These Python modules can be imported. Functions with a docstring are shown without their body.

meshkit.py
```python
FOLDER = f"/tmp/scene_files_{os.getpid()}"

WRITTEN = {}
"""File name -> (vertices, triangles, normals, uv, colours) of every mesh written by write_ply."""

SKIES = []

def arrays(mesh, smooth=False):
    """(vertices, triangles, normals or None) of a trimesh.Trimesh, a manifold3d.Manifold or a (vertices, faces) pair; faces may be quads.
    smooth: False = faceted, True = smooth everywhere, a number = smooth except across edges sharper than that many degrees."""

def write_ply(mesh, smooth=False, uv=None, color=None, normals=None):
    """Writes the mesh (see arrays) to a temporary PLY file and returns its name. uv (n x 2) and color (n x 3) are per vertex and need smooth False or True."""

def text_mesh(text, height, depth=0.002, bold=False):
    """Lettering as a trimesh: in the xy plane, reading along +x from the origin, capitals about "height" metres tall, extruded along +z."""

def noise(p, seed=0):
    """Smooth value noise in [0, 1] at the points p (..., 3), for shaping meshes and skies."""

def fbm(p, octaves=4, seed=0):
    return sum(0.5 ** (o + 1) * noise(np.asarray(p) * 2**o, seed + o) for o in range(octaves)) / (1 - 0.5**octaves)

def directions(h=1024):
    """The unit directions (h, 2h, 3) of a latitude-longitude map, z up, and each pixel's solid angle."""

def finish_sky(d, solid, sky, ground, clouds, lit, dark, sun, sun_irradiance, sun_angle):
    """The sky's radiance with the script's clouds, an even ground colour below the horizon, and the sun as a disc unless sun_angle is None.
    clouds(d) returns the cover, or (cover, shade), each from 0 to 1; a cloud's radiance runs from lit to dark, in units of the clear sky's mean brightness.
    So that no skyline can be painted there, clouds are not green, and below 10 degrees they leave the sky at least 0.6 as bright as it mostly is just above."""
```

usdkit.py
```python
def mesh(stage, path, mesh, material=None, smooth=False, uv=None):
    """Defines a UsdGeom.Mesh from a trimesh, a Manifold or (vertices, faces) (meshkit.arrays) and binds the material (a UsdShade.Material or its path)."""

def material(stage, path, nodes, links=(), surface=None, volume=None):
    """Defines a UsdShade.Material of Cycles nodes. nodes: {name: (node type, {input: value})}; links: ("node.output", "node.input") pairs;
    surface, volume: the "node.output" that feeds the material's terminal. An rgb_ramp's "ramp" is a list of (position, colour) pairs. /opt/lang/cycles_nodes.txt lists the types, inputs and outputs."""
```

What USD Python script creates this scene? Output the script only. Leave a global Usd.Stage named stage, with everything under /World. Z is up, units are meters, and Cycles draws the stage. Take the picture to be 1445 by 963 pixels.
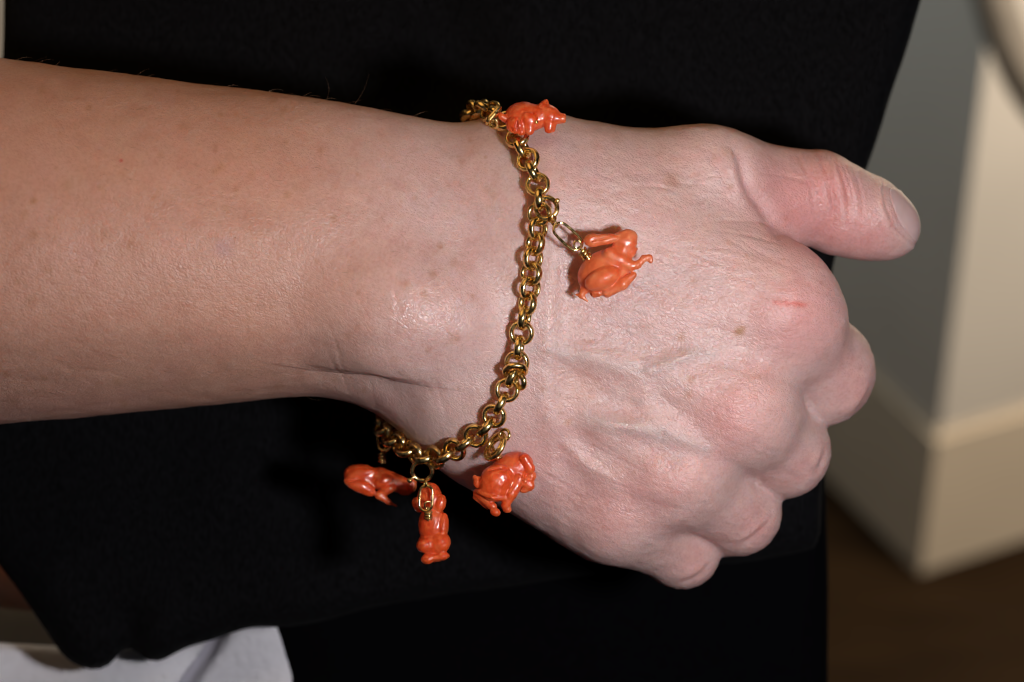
import math
import numpy as np, trimesh, shapely, usdkit, meshkit
import scipy.sparse as sp
from scipy.spatial import cKDTree
from scipy.interpolate import CubicSpline, PchipInterpolator
from pxr import Usd, UsdGeom, UsdLux, UsdShade, Gf, Sdf, Vt

stage = Usd.Stage.CreateInMemory()
UsdGeom.SetStageUpAxis(stage, 'Z'); UsdGeom.SetStageMetersPerUnit(stage, 1.0)
UsdGeom.Xform.Define(stage, '/World')

# ---------------------------------------------------------------- camera, lamps, exposure
K = 0.14e-3                    # metres per unit in the plane of the wrist
DIST = 3214.0                  # camera distance in those units (0.45 m)
TILT = 33.0                    # the camera looks down this much
ROTX = 90.0 - TILT
CEN = np.array([0.0, 0.0, 1.0])            # middle of the wrist in the world
ct, st = math.cos(math.radians(ROTX)), math.sin(math.radians(ROTX))
RM = np.array([[1, 0, 0], [0, ct, -st], [0, st, ct]])      # rig axes -> world axes


def W(p):                      # rig units -> world metres
    return np.asarray(p, float) * K @ RM.T + CEN


cam = UsdGeom.Camera.Define(stage, '/World/camera')
cam.AddTranslateOp().Set(Gf.Vec3d(*W([0, 0, DIST]))); cam.AddRotateXOp().Set(ROTX)
cam.CreateHorizontalApertureAttr(36.0); cam.CreateVerticalApertureAttr(36.0 * 682 / 1024)
cam.CreateFocalLengthAttr(36.0 * DIST / 1445.0)
cam.CreateFStopAttr(12.0); cam.CreateFocusDistanceAttr((DIST - 115) * K)
cam.CreateClippingRangeAttr(Gf.Vec2f(0.01, 50))
cam.GetPrim().CreateAttribute('exposure', Sdf.ValueTypeNames.Float).Set(0.0)


def lamp(kind, name, pos, target, color, intensity, **kw):
    L = kind.Define(stage, '/World/' + name)
    pos, target = np.asarray(pos, float), np.asarray(target, float)
    z = pos - target; z /= np.linalg.norm(z)
    x = np.cross([0, 0, 1.0], z)
    x = x / np.linalg.norm(x) if np.linalg.norm(x) > 1e-6 else np.array([1.0, 0, 0])
    y = np.cross(z, x)
    m = np.eye(4); m[0, :3], m[1, :3], m[2, :3], m[3, :3] = x, y, z, pos
    L.AddTransformOp().Set(Gf.Matrix4d(*m.ravel().tolist()))
    L.CreateColorAttr(Gf.Vec3f(*color)); L.CreateIntensityAttr(intensity); L.CreateNormalizeAttr(True)
    for k, v in kw.items():
        getattr(L, f'Create{k}Attr')(v)
    return L


# the flash, right of the lens and a little below it; a warm ceiling lamp; the other four are added fill
lamp(UsdLux.DiskLight, 'flash_lamp', W([740, -130, 1760]), W([0, 0, 0]), (1.0, 0.965, 0.985), 0.192, Radius=0.015)
lamp(UsdLux.RectLight, 'ceiling_lamp', [-0.7, 0.0, 2.5], [0, 0.1, 1.0], (1.0, 0.61, 0.26), 2.3, Width=1.6, Height=1.2)
lamp(UsdLux.RectLight, 'front_fill_lamp', [-0.3, -1.9, 1.55], [0, 0, 1.0], (0.86, 0.9, 1.0), 0.20, Width=2.6, Height=2.0)  # added cool fill from behind the camera, also reflected in the gold
lamp(UsdLux.RectLight, 'wall_fill_lamp', [0.88, 0.75, 1.3], [0.52, 1.51, 0.85], (1.0, 0.86, 0.70), 7.5, Width=0.5, Height=0.5)  # unseen lamp added to brighten the beige wall face
lamp(UsdLux.RectLight, 'side_fill_lamp', [-1.3, -0.45, 0.62], [-0.1, 0.06, 0.88], (0.80, 0.78, 1.0), 0.02, Width=0.8, Height=0.8)  # added weak cool fill for the underside of the arm and the cloth
lamp(UsdLux.RectLight, 'corner_fill_lamp', [-0.31, 1.40, 1.2], [0.54, 1.80, 0.85], (0.74, 1.0, 1.14), 0.95, Width=0.4, Height=0.4)  # unseen lamp added to lift the grey wall face, aimed past the arm

# ---------------------------------------------------------------- helpers
USED = {}


def numbered(parent, name):
    key = (parent, name); n = USED.get(key, -1) + 1; USED[key] = n
    return f'{parent}/{name}' + (f'_{n:03d}' if n else '')


def tag(prim, label=None, cat=None, group=None, kind=None):
    for k, v in (('label', label), ('category', cat), ('group', group), ('kind', kind)):
        if v: prim.SetCustomDataByKey(k, v)
    return prim


class Thing:
    """an Xform at the thing's base, turned like the rig; parts are given in rig units"""
    def __init__(self, name, base, label, cat, group=None, kind=None):
        self.path = numbered('/World', name); self.base = np.asarray(base, float)
        x = UsdGeom.Xform.Define(stage, self.path)
        x.AddTranslateOp().Set(Gf.Vec3d(*W(base))); x.AddRotateXOp().Set(ROTX)
        tag(x.GetPrim(), label, cat, group, kind)

    def part(self, name, mesh, mat, smooth=True, parent=None, label=None, kind=None, tint=None, gloss=None):
        v, f = (mesh.vertices, mesh.faces) if hasattr(mesh, 'vertices') else mesh
        par = parent or self.path
        path = numbered(par, name)
        m = usdkit.mesh(stage, path, ((np.asarray(v) - self.base) * K, f), mat, smooth=smooth)
        if tint is not None:
            UsdGeom.PrimvarsAPI(m).CreatePrimvar('tint', Sdf.ValueTypeNames.Color3fArray, 'vertex').Set(Vt.Vec3fArray.FromNumpy(tint.astype(np.float32)))
        if gloss is not None:
            UsdGeom.PrimvarsAPI(m).CreatePrimvar('gloss', Sdf.ValueTypeNames.Color3fArray, 'vertex').Set(Vt.Vec3fArray.FromNumpy(np.repeat(gloss[:, None], 3, 1).astype(np.float32)))
        tag(m.GetPrim(), label, kind=kind)
        return path


def world_mesh(name, mesh, mat, smooth=False, parent='/World', **t):
    path = numbered(parent, name)
    m = usdkit.mesh(stage, path, mesh, mat, smooth=smooth)
    tag(m.GetPrim(), **t)
    return path


def U(px, py, z=0.0):
    """picture position and height towards the lens -> rig units"""
    px, py, z = np.broadcast_arrays(np.asarray(px, float), np.asarray(py, float), np.asarray(z, float))
    s = (DIST - z) / DIST
    return np.stack([(px - 722.5) * s, -(py - 481.5) * s, z], -1)


def PX(p):
    p = np.asarray(p); s = (DIST - p[..., 2]) / DIST
    return p[..., 0] / s + 722.5, 481.5 - p[..., 1] / s


def sstep(x, a, b):
    t = np.clip((x - a) / (b - a), 0, 1)
    return t * t * (3 - 2 * t)


def surface_nets(F, lo, h):
    """closed surface of F < 0 on a grid"""
    nx, ny, nz = F.shape
    ins = F < 0
    cell = np.zeros((nx - 1, ny - 1, nz - 1), np.int8)
    for a, b, c in np.ndindex(2, 2, 2):
        cell += ins[a:nx - 1 + a, b:ny - 1 + b, c:nz - 1 + c]
    act = (cell > 0) & (cell < 8)
    idx = np.full(act.shape, -1, np.int64)
    I = np.argwhere(act); idx[act] = np.arange(len(I))
    corner = {o: F[I[:, 0] + o[0], I[:, 1] + o[1], I[:, 2] + o[2]] for o in np.ndindex(2, 2, 2)}
    P = np.zeros((len(I), 3)); cnt = np.zeros(len(I))
    for o in np.ndindex(2, 2, 2):
        for ax in range(3):
            if o[ax]: continue
            q = list(o); q[ax] = 1; q = tuple(q)
            a, b = corner[o], corner[q]
            cr = (a < 0) != (b < 0)
            t = np.where(cr, a / np.where(cr, a - b, 1), 0)
            pos = np.tile(np.array(o, float), (len(I), 1)); pos[:, ax] = t
            P[cr] += pos[cr]; cnt[cr] += 1
    V = lo + (I + P / np.maximum(cnt, 1)[:, None]) * h
    faces = []
    for ax in range(3):
        b_, c_ = (ax + 1) % 3, (ax + 2) % 3
        s0 = [slice(None)] * 3; s1 = [slice(None)] * 3
        s0[ax] = slice(0, -1); s1[ax] = slice(1, None)
        A, B = ins[tuple(s0)], ins[tuple(s1)]
        E = np.argwhere(A != B)
        E = E[(E[:, b_] > 0) & (E[:, c_] > 0)]
        E = E[(E[:, b_] < F.shape[b_] - 1) & (E[:, c_] < F.shape[c_] - 1)]
        flip = A[tuple(E.T)]
        def at(db, dc):
            q = E.copy(); q[:, b_] -= db; q[:, c_] -= dc
            return idx[tuple(q.T)]
        q = np.stack([at(1, 1), at(0, 1), at(0, 0), at(1, 0)], 1)
        q[~flip] = q[~flip][:, ::-1]
        faces += [q[:, [0, 1, 2]], q[:, [0, 2, 3]]]
    return V, np.vstack(faces)


def grid(lo, hi, h):
    lo, hi = np.asarray(lo, float), np.asarray(hi, float)
    n = np.ceil((hi - lo) / h).astype(int) + 1
    ax = [(lo[k] + h * np.arange(n[k])).astype(np.float32) for k in range(3)]
    return lo, ax


def laplacian(v, f, it, lam=0.5, mu=0.0):
    n = len(v); e = np.vstack([f[:, [0, 1]], f[:, [1, 2]], f[:, [2, 0]]])
    A = sp.coo_matrix((np.ones(len(e)), (e[:, 0], e[:, 1])), (n, n)).tocsr(); A = A + A.T; A.data[:] = 1
    D = sp.diags(1 / np.maximum(np.asarray(A.sum(1)).ravel(), 1)) @ A
    for _ in range(it):
        v = v + lam * (D @ v - v)
        if mu: v = v + mu * (D @ v - v)
    return v


def normals(v, f):
    n = np.zeros_like(v); c = np.cross(v[f[:, 1]] - v[f[:, 0]], v[f[:, 2]] - v[f[:, 0]])
    for k in range(3): np.add.at(n, f[:, k], c)
    return n / np.maximum(np.linalg.norm(n, axis=1, keepdims=True), 1e-9)


# distance functions; X, Y, Z are broadcastable axes
def cone(X, Y, Z, a, b, ra, rb, sz=1.0):
    a, b = np.asarray(a, float), np.asarray(b, float); d = b - a
    t = np.clip(((X - a[0]) * d[0] + (Y - a[1]) * d[1] + (Z - a[2]) * d[2]) / max(d @ d, 1e-9), 0, 1)
    return np.sqrt((X - a[0] - t * d[0]) ** 2 + (Y - a[1] - t * d[1]) ** 2 + ((Z - a[2] - t * d[2]) / sz) ** 2) - (ra + (rb - ra) * t)


def ell(X, Y, Z, c, r, deg=0.0):
    a = math.radians(deg); x, y = X - c[0], Y - c[1]
    u, v, w = x * math.cos(a) + y * math.sin(a), -x * math.sin(a) + y * math.cos(a), Z - c[2]
    k0 = np.sqrt((u / r[0]) ** 2 + (v / r[1]) ** 2 + (w / r[2]) ** 2)
    k1 = np.sqrt((u / r[0] ** 2) ** 2 + (v / r[1] ** 2) ** 2 + (w / r[2] ** 2) ** 2)
    return k0 * (k0 - 1) / np.maximum(k1, 1e-6)


def smin(a, b, k):
    h = np.clip(0.5 + 0.5 * (b - a) / k, 0, 1)
    return b + (a - b) * h - k * h * (1 - h)


def tube(pts, r, closed=False, n=10, flat=None, nrm=None):
    """a wire of round (or oval: flat = (across, along nrm)) section along points"""
    p = np.asarray(pts, float)
    t = (np.roll(p, -1, 0) - np.roll(p, 1, 0)) if closed else np.gradient(p, axis=0)
    t /= np.maximum(np.linalg.norm(t, axis=1, keepdims=True), 1e-9)
    ref = np.asarray(nrm if nrm is not None else [0.13, 0.21, 0.97], float)
    b = np.cross(t, ref); bad = np.linalg.norm(b, axis=1) < 0.1
    b[bad] = np.cross(t[bad], [1.0, 0.2, 0]); b /= np.linalg.norm(b, axis=1, keepdims=True)
    c = np.cross(b, t)
    rr = np.broadcast_to(np.asarray(r, float), len(p))[:, None, None]
    ra, rb = flat if flat else (1, 1)
    a = np.linspace(0, 2 * np.pi, n, endpoint=False)
    V = p[:, None] + rr * (b[:, None] * (ra * np.cos(a))[None, :, None] + c[:, None] * (rb * np.sin(a))[None, :, None])
    m = len(p); F = []
    i = np.arange(m if closed else m - 1); j = np.arange(n)
    I, J = np.meshgrid(i, j, indexing='ij'); I2, J2 = (I + 1) % m, (J + 1) % n
    q = np.stack([I * n + J, I * n + J2, I2 * n + J2, I2 * n + J], -1).reshape(-1, 4)
    F = np.vstack([q[:, [0, 2, 1]], q[:, [0, 3, 2]]])
    V = V.reshape(-1, 3)
    if not closed:
        V = np.vstack([V, p[:1], p[-1:]]); e0, e1 = m * n, m * n + 1
        F = np.vstack([F, np.stack([np.full(n, e0), j, (j + 1) % n], 1)[:, [0, 1, 2]], np.stack([np.full(n, e1), (m - 1) * n + (j + 1) % n, (m - 1) * n + j], 1)])
    tm = trimesh.Trimesh(V, F, process=False)
    if tm.volume < 0: tm.invert()
    return tm


def ball(c, r, sub=3):
    s = trimesh.creation.icosphere(subdivisions=sub, radius=r); s.apply_translation(c); return s


def cat(ms): return trimesh.util.concatenate(ms)


def ring(c, R, r, u, v, n=36, m=12, flat=(1, 1), stretch=1.0):
    """a closed wire loop in the plane of u, v; stretch lengthens it along u into an oval with straight sides"""
    u, v = np.asarray(u, float), np.asarray(v, float); u /= np.linalg.norm(u); v = v - u * (u @ v); v /= np.linalg.norm(v)
    a = np.linspace(0, 2 * np.pi, n, endpoint=False)
    e = (stretch - 1) * R
    pu = R * np.cos(a) + e * np.clip(np.cos(a) * 2.2, -1, 1); pv = R * np.sin(a)
    return tube(np.asarray(c) + pu[:, None] * u + pv[:, None] * v, r, True, m, flat, np.cross(u, v))


# ---------------------------------------------------------------- materials
def LK(n): return '/World/Looks/' + n


UsdGeom.Scope.Define(stage, '/World/Looks')


def mat(name, nodes, links, surface='p.BSDF'):
    return usdkit.material(stage, LK(name), nodes, links, surface=surface)


def plain(name, color, rough=0.6, var=0.15, scale=60.0, bump=0.0, bscale=400.0, **kw):
    c = np.asarray(color)
    nodes = {'g': ('texture_coordinate', {}), 'n': ('noise_texture', {'scale': scale, 'detail': 5.0}),
             'r': ('rgb_ramp', {'ramp': [(0.25, c * (1 - var)), (0.75, np.minimum(c * (1 + var), 1))]}),
             'p': ('principled_bsdf', {'roughness': rough, **kw})}
    links = [('g.object', 'n.vector'), ('n.fac', 'r.fac'), ('r.color', 'p.base_color')]
    if bump:
        nodes['bn'] = ('noise_texture', {'scale': bscale, 'detail': 3.0}); nodes['b'] = ('bump', {'strength': 1.0, 'distance': bump})
        links += [('g.object', 'bn.vector'), ('bn.fac', 'b.height'), ('b.normal', 'p.normal')]
    return mat(name, nodes, links)


SKIN = mat('skin', {
    't': ('texture_coordinate', {}),
    'a': ('attribute', {'attribute': 'tint'}),
    'n1': ('noise_texture', {'scale': 230.0, 'detail': 5.0, 'roughness': 0.6}),
    'r1': ('rgb_ramp', {'ramp': [(0.3, (0.95, 0.90, 0.88)), (0.5, (1, 1, 1)), (0.72, (1.03, 1.05, 1.05))]}),
    'n2': ('noise_texture', {'scale': 1500.0, 'detail': 2.0}),
    'r2': ('rgb_ramp', {'ramp': [(0.3, (0.90, 0.86, 0.84)), (0.55, (1, 1, 1)), (0.8, (1.03, 1.04, 1.04))]}),
    'm1': ('mix_color', {'blend_type': 'multiply', 'fac': 1.0, 'use_clamp': False}),
    'm2': ('mix_color', {'blend_type': 'multiply', 'fac': 0.8, 'use_clamp': False}),
    # fine relief: skin cells and two families of creases
    'w1': ('vector_rotate', {'rotate_type': 'z_axis', 'angle': 0.55}), 'q1': ('mapping', {'scale': (0.6, 1.0, 1.0)}),
    'v1': ('voronoi_texture', {'feature': 'distance_to_edge', 'scale': 1700.0}),
    'w2': ('vector_rotate', {'rotate_type': 'z_axis', 'angle': 0.40}), 'q2': ('mapping', {'scale': (0.36, 1.0, 0.7)}),
    'n3': ('noise_texture', {'scale': 1500.0, 'detail': 3.0, 'roughness': 0.6, 'distortion': 0.4}),
    'w3': ('vector_rotate', {'rotate_type': 'z_axis', 'angle': 1.25}), 'q3': ('mapping', {'scale': (0.42, 1.0, 0.7)}),
    'n4': ('noise_texture', {'scale': 1150.0, 'detail': 3.0, 'roughness': 0.6, 'distortion': 0.4}),
    'vs': ('math', {'math_type': 'minimum', 'value2': 0.22}),
    'h1': ('math', {'math_type': 'multiply_add', 'value2': 1.6}),
    'h2': ('math', {'math_type': 'add'}),
    'b': ('bump', {'strength': 1.0, 'distance': 0.00011}),
    'rn': ('map_range', {'from_min': 0.3, 'from_max': 0.7, 'to_min': -0.07, 'to_max': 0.08}),
    'ag': ('attribute', {'attribute': 'gloss'}), 'ra': ('math', {'math_type': 'add'}),
    'p': ('principled_bsdf', {'roughness': 0.45, 'specular_ior_level': 0.45, 'subsurface_weight': 0.4, 'subsurface_radius': (1.0, 0.4, 0.25),
                              'subsurface_scale': 0.0012, 'subsurface_method': 'random_walk'}),
}, [('t.object', 'n1.vector'), ('t.object', 'n2.vector'), ('n1.fac', 'r1.fac'), ('n2.fac', 'r2.fac'), ('a.color', 'm1.a'), ('r1.color', 'm1.b'),
    ('m1.result', 'm2.a'), ('r2.color', 'm2.b'), ('m2.result', 'p.base_color'),
    ('t.object', 'w1.vector'), ('w1.vector', 'q1.vector'), ('q1.vector', 'v1.vector'), ('t.object', 'w2.vector'), ('w2.vector', 'q2.vector'), ('q2.vector', 'n3.vector'), ('t.object', 'w3.vector'), ('w3.vector', 'q3.vector'), ('q3.vector', 'n4.vector'),
    ('v1.distance', 'vs.value1'), ('vs.value', 'h1.value1'), ('n3.fac', 'h1.value3'), ('h1.value', 'h2.value1'), ('n4.fac', 'h2.value2'), ('h2.value', 'b.height'),
    ('b.normal', 'p.normal'), ('n1.fac', 'rn.value'), ('rn.result', 'ra.value1'), ('ag.fac', 'ra.value2'), ('ra.value', 'p.roughness')])
NAIL = plain('fingernail', (0.70, 0.40, 0.38), 0.2, 0.05, 300.0, subsurface_weight=0.4, subsurface_scale=0.001, subsurface_radius=(1.0, 0.4, 0.3))
HAIR = plain('arm_hair', (0.26, 0.15, 0.09), 0.5)
GOLD = mat('gold', {'t': ('texture_coordinate', {}), 'n': ('noise_texture', {'scale': 900.0, 'detail': 3.0}),
                    'm': ('map_range', {'from_min': 0.3, 'from_max': 0.7, 'to_min': 0.15, 'to_max': 0.32}), 'b': ('bump', {'strength': 0.35, 'distance': 0.00003}),
                    'p': ('principled_bsdf', {'metallic': 1.0, 'base_color': (0.79, 0.58, 0.25), 'specular_tint': (1.0, 0.92, 0.7)})},
           [('t.object', 'n.vector'), ('n.fac', 'm.value'), ('m.result', 'p.roughness'), ('n.fac', 'b.height'), ('b.normal', 'p.normal')])
CORAL = mat('coral', {'t': ('texture_coordinate', {}), 'n': ('noise_texture', {'scale': 420.0, 'detail': 5.0, 'distortion': 0.6}),
                      'r': ('rgb_ramp', {'ramp': [(0.25, (0.50, 0.040, 0.008)), (0.5, (0.66, 0.075, 0.015)), (0.72, (0.74, 0.13, 0.04)), (0.86, (0.80, 0.26, 0.14))]}),
                      'n2': ('noise_texture', {'scale': 2600.0, 'detail': 3.0}), 'b': ('bump', {'strength': 0.5, 'distance': 0.00003}),
                      'p': ('principled_bsdf', {'roughness': 0.33, 'specular_ior_level': 0.5, 'coat_weight': 0.5, 'coat_roughness': 0.07, 'subsurface_weight': 0.35,
                                                'subsurface_radius': (1.0, 0.3, 0.15), 'subsurface_scale': 0.0008})},
            [('t.object', 'n.vector'), ('n.fac', 'r.fac'), ('r.color', 'p.base_color'), ('t.object', 'n2.vector'), ('n2.fac', 'b.height'), ('b.normal', 'p.normal')])
CORAL_PALE = mat('pale_coral', {'t': ('texture_coordinate', {}), 'n': ('noise_texture', {'scale': 420.0, 'detail': 5.0, 'distortion': 0.6}),
                      'r': ('rgb_ramp', {'ramp': [(0.25, (0.56, 0.08, 0.022)), (0.5, (0.68, 0.14, 0.048)), (0.72, (0.75, 0.22, 0.10)), (0.86, (0.80, 0.32, 0.20))]}),
                      'n2': ('noise_texture', {'scale': 2600.0, 'detail': 3.0}), 'b': ('bump', {'strength': 0.5, 'distance': 0.00003}),
                      'p': ('principled_bsdf', {'roughness': 0.36, 'specular_ior_level': 0.5, 'coat_weight': 0.2, 'coat_roughness': 0.2, 'subsurface_weight': 0.35,
                                                'subsurface_radius': (1.0, 0.3, 0.15), 'subsurface_scale': 0.0008})},
            [('t.object', 'n.vector'), ('n.fac', 'r.fac'), ('r.color', 'p.base_color'), ('t.object', 'n2.vector'), ('n2.fac', 'b.height'), ('b.normal', 'p.normal')])
KNIT = mat('black_knit', {'t': ('texture_coordinate', {}), 'q': ('mapping', {'rotation': (0, 0, 0.5), 'scale': (1.0, 0.45, 1.0)}), 'n': ('noise_texture', {'scale': 1500.0, 'detail': 3.0}),
                          'n2': ('noise_texture', {'scale': 120.0, 'detail': 3.0}),
                          'r': ('rgb_ramp', {'ramp': [(0.3, (0.0010, 0.0010, 0.0013)), (0.75, (0.0060, 0.0060, 0.0072))]}), 'b': ('bump', {'strength': 1.0, 'distance': 0.0003}),
                          'p': ('principled_bsdf', {'roughness': 0.9, 'specular_ior_level': 0.08, 'sheen_weight': 0.008, 'sheen_roughness': 0.5})},
           [('t.object', 'q.vector'), ('q.vector', 'n.vector'), ('n.fac', 'r.fac'), ('r.color', 'p.base_color'), ('n.fac', 'b.height'), ('b.normal', 'p.normal')])
TROUSER = plain('black_trouser', (0.0010, 0.0010, 0.0016), 0.9, 0.4, 900.0, 0.0001, 1600.0, specular_ior_level=0.05)
WHITE = plain('white_cloth', (0.80, 0.79, 0.84), 0.8, 0.04, 40.0, 0.0004, 500.0)
TAUPE = plain('taupe_cloth', (0.17, 0.15, 0.125), 0.85, 0.15, 60.0, 0.0003, 500.0)
GREY = plain('grey_cloth', (0.15, 0.17, 0.21), 0.85, 0.12, 60.0, 0.0003, 500.0)
WALL = plain('wall_paint', (0.62, 0.58, 0.52), 0.75, 0.04, 9.0, 0.0003, 300.0)
BASE = plain('skirting_paint', (0.64, 0.55, 0.43), 0.5, 0.04, 12.0)
FLOOR = mat('floor_wood', {'t': ('geometry', {}), 'q': ('mapping', {'rotation': (0, 0, 0.5), 'scale': (1.0, 9.0, 1.0)}), 'n': ('noise_texture', {'scale': 5.0, 'detail': 6.0, 'distortion': 0.5}),
                           'r': ('rgb_ramp', {'ramp': [(0.3, (0.013, 0.0062, 0.002)), (0.7, (0.028, 0.0145, 0.005))]}), 'p': ('principled_bsdf', {'roughness': 0.7, 'specular_ior_level': 0.08})},
            [('t.position', 'q.vector'), ('q.vector', 'n.vector'), ('n.fac', 'r.fac'), ('r.color', 'p.base_color')])

# ---------------------------------------------------------------- the room: floor, wall corner, skirting boards
CAMP = W([0, 0, DIST])


def ray(px, py):
    d = (np.array([px - 722.5, -(py - 481.5), -DIST]) @ RM.T); return d / np.linalg.norm(d)


def on_floor(px, py):
    d = ray(px, py); return CAMP + d * (-CAMP[2] / d[2])


def slab(p, q, z0, z1, thick, back):
    """upright board from p to q on the floor plan, growing by thick to the side 'back' (a plan direction)"""
    p, q = np.asarray(p[:2]), np.asarray(q[:2]); b = np.asarray(back[:2]); b = b / np.linalg.norm(b) * thick
    poly = shapely.Polygon([p, q, q + b, p + b])
    m = trimesh.creation.extrude_polygon(poly, z1 - z0); m.apply_translation([0, 0, z0]); return m


fl = trimesh.creation.box([7, 7, 0.05]); fl.apply_translation([0.4, 1.2, -0.025])
world_mesh('floor', fl, FLOOR, kind='structure')
C0 = on_floor(1297, 818)
dB = on_floor(1445, 770) - C0; dB[2] = 0; dB /= np.linalg.norm(dB)
dA = on_floor(1172, 690) - C0; dA[2] = 0; dA /= np.linalg.norm(dA)
T = 0.0055                                   # skirting stands this far proud
nA, nB = np.array([-dA[1], dA[0], 0]), np.array([dB[1], -dB[0], 0])
if nA @ (CAMP - C0) < 0: nA = -nA
if nB @ (CAMP - C0) < 0: nB = -nB
mid = C0 + dA * 1.4 * T + dB * 1.4 * T
A1, B1 = mid + dA * 3.2, mid + dB * 1.6
wall = trimesh.creation.extrude_polygon(shapely.Polygon([mid[:2], A1[:2], (A1 + B1)[:2] - mid[:2], B1[:2]]), 2.6)
wp = world_mesh('wall', wall, WALL, kind='structure')
HB = 0.150


def corner_strip(t):
    """plan of a strip that runs along both walls, t thick, with a mitred outer corner"""
    Mx = np.array([nA[:2], nB[:2]]); oc = np.linalg.solve(Mx, np.array([nA[:2] @ mid[:2] + t, nB[:2] @ mid[:2] + t]))
    i_ = np.linalg.solve(Mx, np.array([nA[:2] @ mid[:2] - 0.01, nB[:2] @ mid[:2] - 0.01]))
    ea, eb = mid[:2] + dA[:2] * 3.1, mid[:2] + dB[:2] * 1.5
    return shapely.Polygon([ea - nA[:2] * 0.01, i_, eb - nB[:2] * 0.01, eb + nB[:2] * t, oc, ea + nA[:2] * t])


sk = []
for t_, za, zb in ((T, 0.004, HB - 0.006), (T - 0.004, HB - 0.006, HB)):
    m = trimesh.creation.extrude_polygon(corner_strip(t_), zb - za); m.apply_translation([0, 0, za]); sk.append(m)
world_mesh('skirting_board', cat(sk), BASE, kind='structure')
lw = trimesh.creation.box([2.7, 0.1, 2.6]); lw.apply_translation([-1.72, 1.62, 1.3])
world_mesh('wall', lw, WALL, kind='structure')
print('corner', C0, dA, dB)

# ---------------------------------------------------------------- the arm and hand, one continuous surface
XS = np.array([-560, -300, 0, 100, 200, 300, 400, 480, 560, 640, 700, 760])
TOP = PchipInterpolator(XS, [40, 60, 83, 97, 109, 121, 133, 145, 160, 175, 180, 182])
BOT = PchipInterpolator([-560, -300, 0, 100, 200, 300, 350, 400, 440, 480, 520, 541, 570, 592, 620, 660, 700, 760],
                        [640, 622, 599, 591, 581, 572, 567.5, 562.5, 561, 566, 580, 591, 606, 618, 634, 648, 655, 655])
DEP = PchipInterpolator([-560, 0, 250, 420, 540, 620, 690, 760], [310, 285, 236, 194, 170, 148, 126, 108])

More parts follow.
